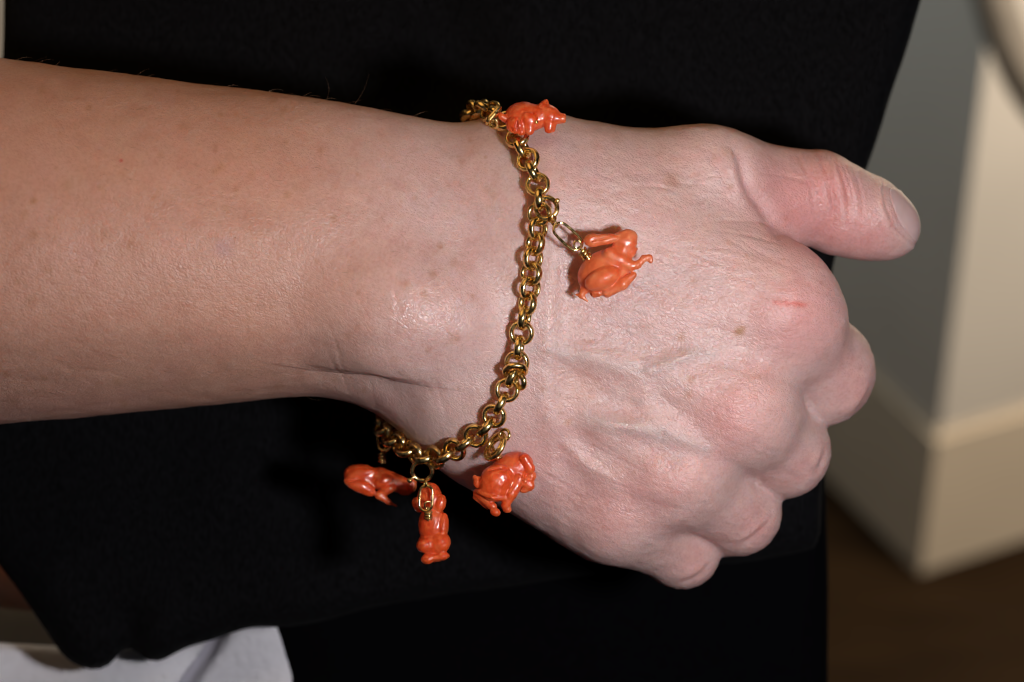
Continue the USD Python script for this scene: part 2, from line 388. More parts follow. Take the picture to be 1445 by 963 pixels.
BONES = [  # from, to (picture x, y, height), radii, blend
    ((770, 300, -6), (1085, 428, 22), 116, 92, 60),      # index metacarpal
    ((750, 380, 0), (1035, 560, 26), 112, 84, 60),
    ((730, 470, -6), (945, 655, 20), 110, 76, 60),
    ((700, 560, -28), (868, 712, -12), 104, 70, 60),
    ((715, 590, -60), (850, 690, -70), 92, 92, 50),      # outer edge of the palm
    ((800, 292, -14), (1000, 277, -34), 113, 88, 60),     # thumb metacarpal
    ((1000, 279, -46), (1145, 279, -62), 83, 67, 40),    # thumb
    ((1190, 297, -64), (1226, 309, -68), 65.5, 57, 12),
    ((1226, 309, -68), (1253, 321, -72), 57, 45, 16),
    ((1085, 440, 12), (1158, 524, -86), 78, 74, 44),    # index finger
    ((1158, 524, -92), (1080, 590, -235), 70, 58, 22),
    ((1080, 590, -235), (980, 560, -240), 56, 50, 18),
    ((1040, 575, 16), (1104, 636, -76), 76, 65, 40),    # middle finger
    ((1104, 636, -82), (1020, 680, -225), 62, 54, 20),
    ((1020, 680, -225), (930, 630, -225), 54, 48, 18),
    ((955, 662, 10), (1040, 722, -82), 70, 60.5, 40),   # ring finger
    ((1040, 722, -88), (950, 750, -215), 58, 50, 18),
    ((950, 750, -215), (870, 690, -215), 50, 44, 16),
    ((872, 716, -18), (961, 775, -92), 66, 54.5, 40),   # little finger
    ((961, 775, -98), (884, 752, -200), 52, 44, 16),
    ((884, 752, -200), (815, 705, -200), 44, 40, 14),
]


def scaled(b):
    (a, c, ra, rb, k) = b
    return U(*a), U(*c), ra * (DIST - a[2]) / DIST, rb * (DIST - c[2]) / DIST, k


def arm_sdf(X, Y, Z):
    px = X + 722.5 + 0 * X; py = 481.5 - Y
    xs = np.clip(px, -560, 760)
    t, b, d = TOP(xs), BOT(xs), DEP(xs)
    cy, a = (t + b) / 2, (b - t) / 2
    n = 2.0
    q = (np.abs((py - cy) / a) ** n + np.abs((Z + 6 + 46 * sstep(py + 0 * Z, 455, 600) * sstep(-xs, -640, -420)) / d) ** n) ** (1 / n)
    F = (q - 1) * np.minimum(a, d)
    F = np.maximum(F, px - 748).astype(np.float32)
    H = None; digits = {}
    for n_, b_ in enumerate(BONES):
        a_, c_, ra, rb, k = scaled(b_)
        D = cone(X, Y, Z, a_, c_, ra, rb)
        if n_ < 6: H = D if H is None else smin(H, D, k)
        else:
            g_ = 0 if n_ < 9 else (n_ - 6) // 3
            digits[g_] = D if g_ not in digits else smin(digits[g_], D, k)
    knuckles = [(1124, 456, 24, 60, 54, 58, 0, 50), (1038, 588, 33, 60, 52, 58, -20, 50), (944, 672, 25, 54, 44, 52, -20, 46), (868, 722, 4, 48, 42, 48, -20, 42)]
    out = None
    for g_, D in digits.items():
        if g_:
            x, y, z, rx, ry, rz, deg, k = knuckles[g_ - 1]
            D = smin(D, ell(X, Y, Z, U(x, y, z), (rx, ry, rz), deg), k)
        D = smin(H, D, 42)
        out = D if out is None else smin(out, D, 5)
    F = smin(F, out, 70)
    # head of the ulna, knuckles, muscle at the thumb root
    for (x, y, z, rx, ry, rz, deg, k) in [(560, 436, 122, 108, 70, 62, -8, 56), (1000, 236, 6, 70, 52, 60, -10, 40), (1172, 258, -40, 32, 40, 50, 20, 26)]:
        F = smin(F, ell(X, Y, Z, U(x, y, z), (rx, ry, rz), deg), k)
    return F


h = 5.5
lo, (gx, gy, gz) = grid([-1270, -420, -370], [640, 470, 330], h)
Fg = np.empty((len(gx), len(gy), len(gz)), np.float32)
for i0 in range(0, len(gx), 60):
    Fg[i0:i0 + 60] = arm_sdf(gx[i0:i0 + 60, None, None], gy[None, :, None], gz[None, None, :])
Fg[:2] = 9
v, f = surface_nets(Fg, lo, h)
v = laplacian(v, f, 3, 0.5, -0.52)
v, f = trimesh.remesh.subdivide(v, f)
v = laplacian(v, f, 4, 0.5)
N0 = normals(v, f)


def near_curve(px, py, pts):
    """distance to a curve through picture points, which side, and how far along (0..1)"""
    pts = np.asarray(pts, float); s = np.r_[0, np.cumsum(np.hypot(*np.diff(pts, axis=0).T))]
    c = CubicSpline(s / s[-1], pts)(np.linspace(0, 1, 60)) if len(pts) > 2 else np.linspace(pts[0], pts[-1], 60)
    out = np.full(px.shape, 1e6); side = np.zeros(px.shape); al = np.zeros(px.shape)
    m = (px > c[:, 0].min() - 60) & (px < c[:, 0].max() + 60) & (py > c[:, 1].min() - 60) & (py < c[:, 1].max() + 60)
    if not m.any(): return out, side, al
    d, i = cKDTree(c).query(np.c_[px[m], py[m]])
    tg = np.gradient(c, axis=0)[i]
    out[m] = d; al[m] = i / 59.0
    side[m] = np.sign(tg[:, 0] * (py[m] - c[i, 1]) - tg[:, 1] * (px[m] - c[i, 0]))
    return out, side, al


def relief(px, py, front):
    """veins, tendons, folds and creases of the skin, as height"""
    z = np.zeros(px.shape)
    def add(pts, wid, hgt, taper=True):
        d, s, al = near_curve(px, py, pts)
        e = np.sin(np.pi * np.clip(al, 0.02, 0.98)) ** 0.5 if taper else 1
        return hgt * e * np.exp(-(d / wid) ** 2)
    # veins
    for pts, w_, h_ in [([(752, 492), (800, 498), (840, 506), (885, 520)], 13, 4.0), ([(905, 524), (935, 515), (965, 503), (1000, 500)], 10, 4.5), ([(832, 590), (870, 598), (905, 606), (935, 612)], 12, 6.5),
                        ([(935, 612), (965, 622), (995, 632)], 10, 4.5), ([(900, 590), (940, 596), (985, 612)], 12, 3), ([(760, 560), (800, 620), (850, 680), (905, 712)], 14, 3.5),
                        ([(885, 520), (910, 560), (935, 600)], 12, 2.5), ([(800, 640), (840, 660), (900, 690)], 11, 3)]:
        z += add(pts, w_ * 1.1, h_ * 1.25)
    # tendons towards the knuckles
    for pts in [[(800, 420), (950, 440), (1110, 450)], [(790, 480), (920, 530), (1030, 580)], [(780, 560), (860, 620), (940, 665)]]:
        z += add(pts, 24, 4.0)
    # hollows between the tendons
    for pts in [[(860, 470), (960, 500), (1050, 510)], [(800, 520), (850, 560), (900, 590)], [(860, 620), (930, 640), (990, 650)], [(800, 600), (850, 640), (900, 660)], [(880, 690), (930, 720), (960, 725)], [(1060, 500), (1090, 520), (1110, 545)]]:
        z -= add(pts, 18, 3.4)
    # fold under the head of the ulna
    d, s, al = near_curve(px, py, [(425, 521), (470, 528), (520, 533), (560, 540), (612, 548)])
    e = np.sin(np.pi * np.clip(al, 0.03, 0.97)) ** 0.7
    z += np.where(s < 0, 8.0 * np.exp(-((d - 14) / 22) ** 2) * sstep(d, 0, 14) - 2 * np.exp(-(d / 8) ** 2), 0) * e
    z -= np.where(s >= 0, 8.0 * np.exp(-(d / 17) ** 2), 0.0) * e
    z -= add([(520, 536), (560, 560), (600, 580)], 14, 3)
    # creases of the thumb
    for x0, hgt, wid in [(1144, 2.0, 3.2), (1153, 1.4, 2.5), (1172, 3.6, 4.0), (1178, 1.6, 2.6), (1194, 3.0, 3.6), (1201, 1.6, 2.5), (1213, 1.3, 2.8)]:
        pts = [(x0 - 22, 213), (x0 - 6, 245), (x0 + 3, 280), (x0 + 4, 312)]
        z -= add(pts, wid, hgt)
    # fold of skin along the thumb root and the web
    z -= add([(1032, 205), (1048, 232), (1056, 262), (1072, 285), (1090, 312), (1106, 340)], 9, 9.0)
    z += add([(1010, 200), (1030, 235), (1042, 268), (1060, 300)], 11, 4.0)
    z -= add([(1002, 215), (1016, 240), (1034, 262)], 6, 2.0)
    # between the fingers and under the knuckles
    z -= add([(1152, 588), (1140, 560), (1120, 535)], 10, 3.5); z -= add([(1078, 684), (1060, 672), (1030, 655)], 9, 3); z -= add([(1012, 780), (990, 765), (960, 748)], 9, 3)
    z -= add([(1118, 480), (1138, 500), (1158, 516)], 14, 1.5); z -= add([(1010, 640), (1050, 640), (1085, 622)], 14, 2); z -= add([(900, 722), (950, 722), (1000, 708)], 14, 1.5)
    nl = [(1246, 268), (1249, 287), (1254, 303), (1262, 318), (1273, 331), (1289, 345)]
    d, sd, al = near_curve(px, py, nl)
    z += np.where(sd > 0, 1.6 * np.exp(-((d - 5) / 5) ** 2), 0) - 1.8 * np.exp(-(d / 2.6) ** 2) - np.where((sd < 0) & (d < 45), 1.0 * sstep(d, 0, 6), 0)
    # finger joints
    for pts in [[(1196, 592), (1212, 578), (1224, 560), (1230, 540)], [(1150, 668), (1160, 650), (1165, 630)], [(1040, 770), (1066, 755), (1086, 735)], [(955, 822), (985, 812), (1002, 795)]]:
        z -= add(pts, 4.5, 2.6); z += add([(a - 7, b - 5) for a, b in pts], 7, 2.4)
    # long wrinkles fanning over the back of the hand
    rng = np.random.default_rng(5)
    for k in range(95):
        cx, cy = rng.uniform(790, 1120), rng.uniform(240, 730)
        if (cy - 400) > (1130 - cx) * 1.4: continue
        a = math.radians(18 + 16 * (cy - 430) / 300 + rng.normal(0, 9)); L = rng.uniform(25, 62)
        p0, p1 = (cx - L * math.cos(a), cy - L * math.sin(a)), (cx + L * math.cos(a), cy + L * math.sin(a))
        z -= add([p0, (cx + rng.normal(0, 3), cy + rng.normal(0, 3)), p1], rng.uniform(1.8, 3.0), rng.uniform(0.5, 1.3))
    # wrinkles across the wrist
    for k in range(16):
        cx, cy = rng.uniform(470, 730), rng.uniform(200, 600); L = rng.uniform(20, 55); a = math.radians(72 + rng.normal(0, 10))
        z -= add([(cx - L * math.cos(a), cy - L * math.sin(a)), (cx + 2, cy), (cx + L * math.cos(a), cy + L * math.sin(a))], 2.8, rng.uniform(0.3, 0.7))
    return z * front


px, py = PX(v)
front = sstep(N0[:, 2], -0.05, 0.35)
P3 = np.c_[px, py, v[:, 2]]
lump = (meshkit.fbm(P3 / 70, 3, 3) - 0.5) * 5.0 + (meshkit.fbm(P3 / 16, 2, 9) - 0.5) * 0.7
def aniso(a, sx, sy, seed):
    c, s = math.cos(a), math.sin(a)
    return meshkit.fbm(np.c_[(px * c + py * s) / sx, (-px * s + py * c) / sy, v[:, 2] / 40], 2, seed) - 0.5
fine_hand = aniso(0.42, 24, 6.5, 21) * 1.7 + aniso(-0.35, 18, 6.5, 23) * 1.0
fine_arm = aniso(1.05, 14, 7.0, 25) * 0.5 + aniso(0.2, 13, 7.0, 27) * 0.3
wh = sstep(px, 690, 800)
thumbw = sstep(px, 1050, 1110) * (py < 370)
fine = (fine_hand * wh + fine_arm * (1 - wh)) * (1 - 0.55 * thumbw)
skin_v = v + N0 * (lump + fine + relief(px, py, front))[:, None]
NS = normals(skin_v, f)

# colour of the skin itself: tanned forearm, pink hand, redder knuckles and thumb, bluish veins, freckles
tan, pink, red = np.array([0.56, 0.300, 0.218]), np.array([0.62, 0.418, 0.39]), np.array([0.58, 0.245, 0.235])
mixw = sstep(px, 330, 680)[:, None]
tint = tan * (1 - mixw) + pink * mixw
def blob(x, y, r): return np.exp(-((px - x) ** 2 + (py - y) ** 2) / r ** 2)
rd = 0.75 * blob(1130, 455, 70) + 0.7 * blob(1035, 590, 60) + 0.45 * blob(935, 680, 60) + 0.45 * blob(860, 730, 55) + 0.6 * blob(1150, 320, 60) + 0.7 * blob(1230, 345, 55) + 0.7 * blob(1110, 262, 70) + 0.6 * blob(1180, 260, 40) \
    + 0.5 * blob(1220, 560, 50) + 0.5 * blob(1140, 670, 45) + 0.5 * blob(1070, 750, 40) + 0.55 * blob(990, 810, 50) + 0.35 * sstep(py, 520, 620) * (px < 560) + 0.35 * blob(770, 660, 80)
rd += 0.25 * (meshkit.fbm(P3 / 60, 3, 31) - 0.5) * 2
rd = np.clip(rd, 0, 1)[:, None]; tint = tint * (1 - 0.8 * rd) + red * 0.8 * rd
for pts, wid, am in [([(905, 524), (935, 515), (965, 503), (1000, 500)], 11, 0.35), ([(832, 590), (870, 598), (905, 606), (995, 632)], 12, 0.35), ([(752, 492), (800, 498), (885, 520)], 13, 0.25), ([(900, 400), (960, 390), (1010, 400)], 14, 0.15),
                     ([(930, 620), (960, 650)], 10, 0.2)]:
    d, _, _ = near_curve(px, py, pts)
    wv = (1.5 * am * np.exp(-(d / wid) ** 2))[:, None]; tint = tint * (1 - wv) + np.array([0.47, 0.38, 0.37]) * wv
rng = np.random.default_rng(11)
def spot(x, y, r, col, am):
    global tint
    w_ = (am * np.exp(-(((px - x) ** 2 + (py - y) ** 2) / r ** 2) ** 1.5))[:, None] * front[:, None]
    tint = tint * (1 - w_) + np.asarray(col) * w_
for k in range(170):                                     # freckles
    x, y = rng.uniform(0, 1080), rng.uniform(110, 600)
    if x > 700 and rng.random() < 0.6: continue
    spot(x, y, rng.uniform(2.5, 7), (0.44, 0.21, 0.11), rng.uniform(0.18, 0.55))
for x, y, r, am in [(47, 284, 5, .8), (145, 330, 12, .3), (95, 262, 9, .35), (25, 396, 6, .5), (260, 178, 9, .35), (303, 210, 5, .4), (355, 246, 6, .35), (948, 256, 12, .4), (870, 195, 10, .25), (320, 345, 5, .3)]:
    spot(x, y, r, (0.42, 0.19, 0.09), am)
spot(1043, 468, 7.5, (0.40, 0.20, 0.09), 0.8); spot(1048, 464, 5, (0.45, 0.22, 0.1), 0.5)      # mole
spot(316, 350, 15, (0.42, 0.24, 0.26), 0.4); spot(171, 227, 2.6, (0.5, 0.06, 0.04), 0.9)
for x0, x1 in ((1092, 1112), (1108, 1130), (1120, 1136)):                                       # scratch
    d, _, _ = near_curve(px, py, [(x0, 427), (x1, 431)])
    w_ = (0.6 * np.exp(-(d / 3) ** 2))[:, None]; tint = tint * (1 - w_) + np.array([0.60, 0.13, 0.10]) * w_
spot(1060, 512, 9, (0.52, 0.2, 0.2), 0.25); spot(815, 545, 30, (0.56, 0.27, 0.19), 0.35)
for x0 in (1172, 1194):
    d, _, _ = near_curve(px, py, [(x0 - 22, 213), (x0 - 6, 245), (x0 + 3, 280), (x0 + 4, 312)])
    w_ = (0.28 * np.exp(-(d / 4) ** 2))[:, None]; tint = tint * (1 - w_) + np.array([0.58, 0.2, 0.16]) * w_

person = Thing('person', U(720, 400, -100), 'person in black top and trousers with bare freckled forearm, one hand half closed', 'person')
ARM = person.part('arm', (skin_v, f), SKIN, tint=tint, gloss=0.45 - 0.17 * np.exp(-((px - 590) ** 2 / 150 ** 2 + (py - 420) ** 2 / 150 ** 2)) - 0.08 * sstep(px, 700, 820))
skin_tree = cKDTree(skin_v)
fm = NS[:, 2] > 0.05
spx, spy = PX(skin_v[fm]); sz = skin_v[fm][:, 2]
top_tree = cKDTree(np.c_[spx, spy])


def skin_z(x, y):
    d, i = top_tree.query(np.c_[np.atleast_1d(x), np.atleast_1d(y)], k=12)
    return np.where(d < 8, sz[i], -1e9).max(1)


# thumb nail: a shell that follows the finger, cut out along the nail's outline
poly = shapely.Polygon([(1246, 268), (1249, 287), (1254, 303), (1262, 318), (1273, 331), (1287, 343), (1302, 347), (1312, 320), (1300, 292), (1275, 270)]).buffer(-4).buffer(4)
lo, (ax, ay, az) = grid(U(1236, 356, -140) - 4, U(1316, 256, 0) + [4, 4, 0], 1.3)
X, Y, Z = ax[:, None, None], ay[None, :, None], az[None, None, :]
S = arm_sdf(X, Y, Z)
s_ = (DIST - Z) / DIST
qx, qy = np.broadcast_arrays(X / s_ + 722.5, 481.5 - Y / s_)
pt = shapely.points(qx[..., len(az) // 2], qy[..., len(az) // 2])
d2 = np.where(shapely.contains(poly, pt), -1, 1) * shapely.distance(poly.exterior, pt)
G = np.maximum(np.maximum(S - 0.4, -(S + 5)), np.maximum(d2[..., None], -(Z + 96)))
nv, nf = surface_nets(G.astype(np.float32), lo, 1.3)
nv = laplacian(nv, nf, 4, 0.5)
person.part('fingernail', (nv, nf), NAIL, label='thumb nail')

# fine hairs on the forearm
rng = np.random.default_rng(3)
hs = []
cand = np.flatnonzero((px > 20) & (px < 640) & (N0[:, 2] > -0.3) & (py < 560))
for k, i in enumerate(rng.choice(cand, 130)):
    p = skin_v[i]; n = NS[i]
    dr = np.array([0.75, -0.45, 0.0]) + rng.normal(0, 0.25, 3); dr -= n * (dr @ n); dr /= np.linalg.norm(dr)
    L = rng.uniform(9, 24)
    t = np.linspace(0, 1, 5)[:, None]
    pts = p + dr * L * t + n * (L * 0.35 * np.sin(t * 1.9)) + rng.normal(0, 1, 3) * t ** 2 * 3
    hs.append(tube(pts, 0.17 * (1 - 0.75 * t[:, 0]), n=4))
for (x, y, ex, ey) in [(462, 139, 458, 108), (500, 148, 520, 104), (488, 146, 512, 140)]:
    a, b = U(x, y, -6), U(ex, ey, 6)
    t = np.linspace(0, 1, 7)[:, None]
    hs.append(tube(a + (b - a) * t + np.array([4.0, 0, 0]) * np.sin(t * 3), 0.09 * (1 - 0.7 * t[:, 0]), n=4))
person.part('arm_hair', cat(hs), HAIR, kind='stuff')


# ---------------------------------------------------------------- the clothes
def garment(outline, zc, hz, R, h, disp, smooth_it=6, buf=0):
    poly = shapely.Polygon(outline)
    if buf: poly = poly.buffer(-buf).buffer(2 * buf).buffer(-buf)
    c = U(*np.asarray(poly.exterior.coords).T, zc)
    pr = shapely.Polygon(c[:, :2])
    x0, y0, x1, y1 = pr.bounds
    lo, (ax, ay, az) = grid([x0 - 3 * h, y0 - 3 * h, zc - hz - 3 * h], [x1 + 3 * h, y1 + 3 * h, zc + hz + 3 * h], h)
    X, Y = np.meshgrid(ax, ay, indexing='ij'); pt = shapely.points(X, Y)
    d2 = np.where(shapely.contains(pr, pt), -1, 1) * shapely.distance(pr.exterior, pt)
    a = (d2 + R)[..., None]; b = (np.abs(az - zc) - hz + R)[None, None]
    F = np.minimum(np.maximum(a, b), 0) + np.sqrt(np.maximum(a, 0) ** 2 + np.maximum(b, 0) ** 2) - R
    v, f = surface_nets(F.astype(np.float32), lo, h)
    v = laplacian(v, f, smooth_it, 0.5)
    n = normals(v, f); qx, qy = PX(v)
    return v + n * disp(qx, qy, v)[:, None], f


def top_folds(x, y, v):
    d = 14 * (meshkit.fbm(np.c_[x / 260, y / 260, v[:, 2] / 300], 3, 41) - 0.5) * 2
    fold = lambda pts, w, a: a * np.exp(-(near_curve2(x, y, pts) / w) ** 2)
    d += fold([(560, -60), (640, 60), (600, 140)], 60, -30) + fold([(760, -60), (740, 80), (820, 200)], 80, 22) + fold([(330, 700), (430, 800), (420, 900)], 60, 12)
    d += fold([(80, 820), (120, 900), (150, 960)], 34, 14) + fold([(180, 880), (184, 930)], 22, -16) + fold([(230, 860), (215, 940)], 30, 10)
    return d


def near_curve2(x, y, pts):
    pts = np.asarray(pts, float)
    c = CubicSpline(np.linspace(0, 1, len(pts)), pts)(np.linspace(0, 1, 50)) if len(pts) > 2 else np.linspace(pts[0], pts[-1], 50)
    return cKDTree(c).query(np.c_[x, y])[0]


hem = [(1156, 772), (1020, 792), (880, 806), (700, 832), (500, 860), (402, 873), (368, 876), (343, 882), (310, 896), (259, 906), (230, 918), (205, 924), (190, 921), (180, 917), (168, 922), (155, 930), (125, 933), (100, 925), (84, 905), (45, 850), (0, 798)]
outline = [(1360, -200), (1300, 0), (1268, 100), (1222, 245), (1178, 360), (1162, 480), (1156, 640)] + hem + [(-45, 720), (-60, 500), (-30, 260), (6, 90), (8, 0), (10, -200)]
person.part('black_top', garment(outline, -410, 80, 50, 14, top_folds, buf=3), KNIT, label='black knitted top with wavy hem')
person.part('trousers', garment([(379, 700), (380, 878), (404, 963), (430, 1110), (1166, 1110), (1162, 963), (1163, 780), (1158, 600), (700, 600)], -600, 140, 60, 18,
            lambda x, y, v: 16 * (meshkit.fbm(np.c_[x / 200, y / 300, v[:, 2] / 300], 3, 51) - 0.5)), TROUSER, label='black trousers below the hem')
a_, b_ = U(-160, 780, -690), U(60, 830, -720)
lo, (ax, ay, az) = grid(np.minimum(a_, b_) - 90, np.maximum(a_, b_) + 90, 7)
Fa = cone(ax[:, None, None], ay[None, :, None], az[None, None, :], a_, b_, 74, 42)
v2, f2 = surface_nets(Fa.astype(np.float32), lo, 7); v2 = laplacian(v2, f2, 4)
person.part('other_forearm', (v2, f2), SKIN, tint=np.tile(tan * 0.9, (len(v2), 1)), gloss=np.full(len(v2), 0.5), label='strip of the other arm behind the top')

# ---------------------------------------------------------------- bracelet
CTRL = [  # picture x, y, height (None: on the skin)
    (668, 178, -26), (682, 181, 2), (697, 186, 24), (714, 192, 48), (733, 210, 80), (748, 232, None), (757, 255, None), (762, 280, None), (761, 305, None), (757, 335, None), (752, 365, None),
    (749, 395, None), (746, 420, None), (741, 445, None), (736, 470, None), (732, 495, None), (728, 520, None), (717, 548, None), (706, 572, None), (690, 598, None), (672, 615, None), (652, 628, None),
    (630, 636, 66), (606, 640, 44), (586, 628, 20), (572, 612, -4), (556, 600, -28), (548, 585, -60),
    (560, 560, -110), (590, 500, -150), (610, 430, -165), (620, 350, -165), (640, 270, -150), (652, 212, -115), (660, 190, -70)]
C3 = []
for x, y, z in CTRL:
    if z is None: z = skin_z(x, y)[0] + 15
    C3.append(U(x, y, z))
C3 = np.array(C3 + [C3[0]])
s = np.r_[0, np.cumsum(np.linalg.norm(np.diff(C3, axis=0), axis=1))]
spl = CubicSpline(s, C3, bc_type='periodic')
ss = np.linspace(0, s[-1], 1500, endpoint=False); path = spl(ss)
for it in range(8):                                      # keep the chain on the skin, not in it
    d, i = skin_tree.query(path); g = ((path - skin_v[i]) * NS[i]).sum(1)
    path += NS[i] * np.maximum(13.5 - g, 0)[:, None] * 0.7
    for _ in range(10): path = path + 0.25 * (np.roll(path, 1, 0) + np.roll(path, -1, 0) - 2 * path)
seg = np.linalg.norm(np.roll(path, -1, 0) - path, axis=1); s = np.r_[0, np.cumsum(seg)]
n_link = 2 * int(round(s[-1] / 20.2 / 2)); pitch = s[-1] / n_link
def at_s(q): return np.array([np.interp(q, s, np.r_[path[:, k], path[:1, k]]) for k in range(3)]).T
bracelet = Thing('charm_bracelet', path.mean(0), 'gold rolo chain bracelet round the wrist, hung with coral charms', 'bracelet')
rng = np.random.default_rng(8)
link_pos = []
for k in range(n_link):
    q = k * pitch
    c, t = at_s([q])[0], at_s([(q + 6) % s[-1]])[0] - at_s([(q - 6) % s[-1]])[0]; t /= np.linalg.norm(t)
    _, i = skin_tree.query(c, k=40); n = NS[i].mean(0); n -= t * (n @ t); n /= np.linalg.norm(n); b = np.cross(n, t)
    x_, y_ = PX(c)
    turn = 42 if 320 < y_ < 440 and c[2] > 0 else (12 if c[2] > 60 else 28)
    phi = math.radians(turn + 90 * (k % 2) + rng.normal(0, 6))
    w_ = b * math.cos(phi) + n * math.sin(phi)
    t2 = t + rng.normal(0, 0.06, 3)
    bracelet.part('link', ring(c, 13.9, 1.0, t2, w_, 40, 12, (3.5, 5.2)), GOLD)
    link_pos.append(c)
link_pos = np.array(link_pos)
# spare ring that grips the chain like a knot near the middle
c = at_s([0])[0]
k0 = U(727, 524, skin_z(727, 524)[0] + 24)
bracelet.part('jump_ring', ring(k0, 13.5, 4.3, [1, 0.15, 0.1], [-0.1, 0.55, 0.8], 40, 14), GOLD)
k1 = U(734, 538, skin_z(734, 538)[0] + 24)
bracelet.part('jump_ring', ring(k1, 9.5, 3.9, [0.35, -1, 0.2], [0.5, 0.3, 0.9], 32, 12), GOLD)


def spring_ring(thing, c, R, u, v_, lever, r=3.2):
    """a bolt ring with its little thumb lever"""
    p = thing.part('bolt_ring', ring(c, R, r, u, v_, 44, 12), GOLD)
    c, lever = np.asarray(c), np.asarray(lever, float)
    d = lever - c; d /= np.linalg.norm(d)
    thing.part('lever', cat([tube([c + d * (R - 1), c + d * (R + 4), lever], 1.6), ball(lever, 3.5)]), GOLD, parent=p)


def wire_wrap(thing, c, axis, r=5.4, wire=2.0, turns=3, loop=True):
    """coiled wire with an eye above it, standing out of the carving along axis"""
    axis = np.asarray(axis, float); axis /= np.linalg.norm(axis)
    u = np.cross(axis, [0.2, 0.3, 1.0]); u /= np.linalg.norm(u); w_ = np.cross(axis, u)
    a = np.linspace(0, 2 * np.pi * turns, 16 * turns)
    pts = c + axis * (np.linspace(0, turns * wire * 2.25, len(a)))[:, None] + r * (np.cos(a)[:, None] * u + np.sin(a)[:, None] * w_)
    p = thing.part('wire_wrap', tube(pts, wire, n=8), GOLD)
    stem = [c - axis * 2, c + axis * (turns * wire * 2.2 + 7)]
    thing.part('pin', tube(stem, 1.9, n=8), GOLD)
    if loop:
        e = c + axis * (turns * wire * 2.2 + 10)
        thing.part('eye_loop', ring(e, 5.2, 1.5, axis, u, 24, 8), GOLD)
    return p


# ---------------------------------------------------------------- coral charms
def carve(ops, zoom, origin, zc, h=1.5, it=4):
    """ops in enlarged picture coordinates: (mode, shape, args, blend); zoom turns them into picture units around the height zc"""
    ox, oy = origin
    def pt(p): return U(ox + p[0] / zoom, oy + p[1] / zoom, zc) + np.array([0, 0, (p[2] if len(p) > 2 else 0) / zoom])
    sc = (DIST - zc) / DIST / zoom
    ext = []
    for o in ops:
        if o[0] == '-': continue
        if o[1] == 'e': c, r = pt(o[2][0]), max(o[2][1]) * sc; ext += [c - r, c + r]
        else:
            for q in (0, 1): c, r = pt(o[2][q]), o[2][2 + q] * sc; ext += [c - r, c + r]
    ext = np.array(ext)
    lo, (ax, ay, az) = grid(ext.min(0) - 8, ext.max(0) + 8, h)
    X, Y, Z = ax[:, None, None], ay[None, :, None], az[None, None, :]
    F = None
    for mode, kind, a, k in ops:
        if kind == 'e': D = ell(X, Y, Z, pt(a[0]), [q * sc for q in a[1]], a[2] if len(a) > 2 else 0)
        else: D = cone(X, Y, Z, pt(a[0]), pt(a[1]), a[2] * sc * (1.3 if mode == '-' else 1), a[3] * sc * (1.3 if mode == '-' else 1))
        if F is None: F = D
        elif mode == '+': F = smin(F, D, max(k * sc, 0.01))
        elif mode == '-': F = -smin(-F, D, max(k * sc, 0.01))
    v, f = surface_nets(F.astype(np.float32), lo, h)
    v = laplacian(v, f, it, 0.5, -0.52)
    v = v + normals(v, f) * ((meshkit.fbm(v / 9.0, 3, 77) - 0.5) * 2.2 - 0.9 * np.abs(meshkit.fbm(v / 5.0, 2, 78) - 0.5))[:, None]
    return (v, f), pt


E, Cc = 'e', 'c'
# --- hare
zr = skin_z(850, 380)[0] + 40
hare_ops = [
    ('+', E, ((500, 660, -25), (212, 162, 130), 28), 0),
    ('+', E, ((600, 560, 10), (120, 90, 85), 40), 40),
    ('+', E, ((648, 440, 20), (92, 92, 80), 0), 40),
    ('+', E, ((688, 395, 20), (62, 52, 62), -25), 20),
    ('+', E, ((700, 488, 15), (48, 62, 58), 0), 22),
    ('+', E, ((690, 440, 62), (40, 26, 26), -40), 10),
    ('-', E, ((752, 470, 40), (26, 12, 60), 0), 10), ('-', E, ((762, 512, 30), (28, 10, 60), 0), 8),
    ('+', E, ((478, 425, 70), (128, 46, 42), 10), 8),
    ('+', E, ((400, 428, 66), (62, 52, 48), 0), 16),
    ('-', E, ((500, 410, 116), (110, 12, 16), 12), 10),
    ('-', Cc, ((470, 480, 70), (620, 470, 90), 9, 9), 10),
    ('+', E, ((478, 712, 70), (142, 82, 84), 26), 3),
    ('-', Cc, ((350, 720, 104), (430, 640, 130), 9, 9), 10), ('-', Cc, ((430, 640, 130), (560, 610, 120), 9, 9), 10),
    ('+', Cc, ((540, 535, 50), (690, 615, 52), 58, 46), 22),
    ('-', Cc, ((500, 590, 108), (690, 672, 92), 9, 9), 10),
    ('+', Cc, ((700, 620, 60), (745, 612, 62), 32, 30), 14), ('+', Cc, ((745, 612, 62), (790, 565, 64), 28, 26), 16), ('+', Cc, ((790, 565, 64), (835, 553, 62), 24, 22), 14), ('+', Cc, ((835, 553, 62), (842, 585, 60), 22, 20), 8),
    ('+', Cc, ((520, 815, 36), (630, 755, 56), 44, 48), 10), ('+', Cc, ((630, 755, 56), (712, 690, 56), 46, 26), 12),
    ('-', Cc, ((560, 770, 110), (690, 690, 110), 9, 8), 8),
    ('+', Cc, ((450, 815, 20), (420, 825, 20), 38, 34), 12), ('-', Cc, ((436, 860, 40), (430, 820, 66), 9, 6), 6), ('-', Cc, ((400, 850, 20), (385, 810, 50), 8, 6), 6),
    ('+', Cc, ((345, 800, -20), (320, 840, -20), 34, 22), 12), ('+', Cc, ((320, 840, -20), (372, 886, -10), 22, 7), 10), ('+', Cc, ((320, 840, -20), (282, 835, -20), 20, 9), 10),
]
mesh, pt = carve(hare_ops, 5.35, (760, 260), zr)
hare = Thing('coral_charm', pt((480, 680, 0)), 'coral hare charm with long laid back ear lying on the back of the hand', 'charm', 'coral animal charms on the bracelet')
hare.part('carving', mesh, CORAL_PALE)
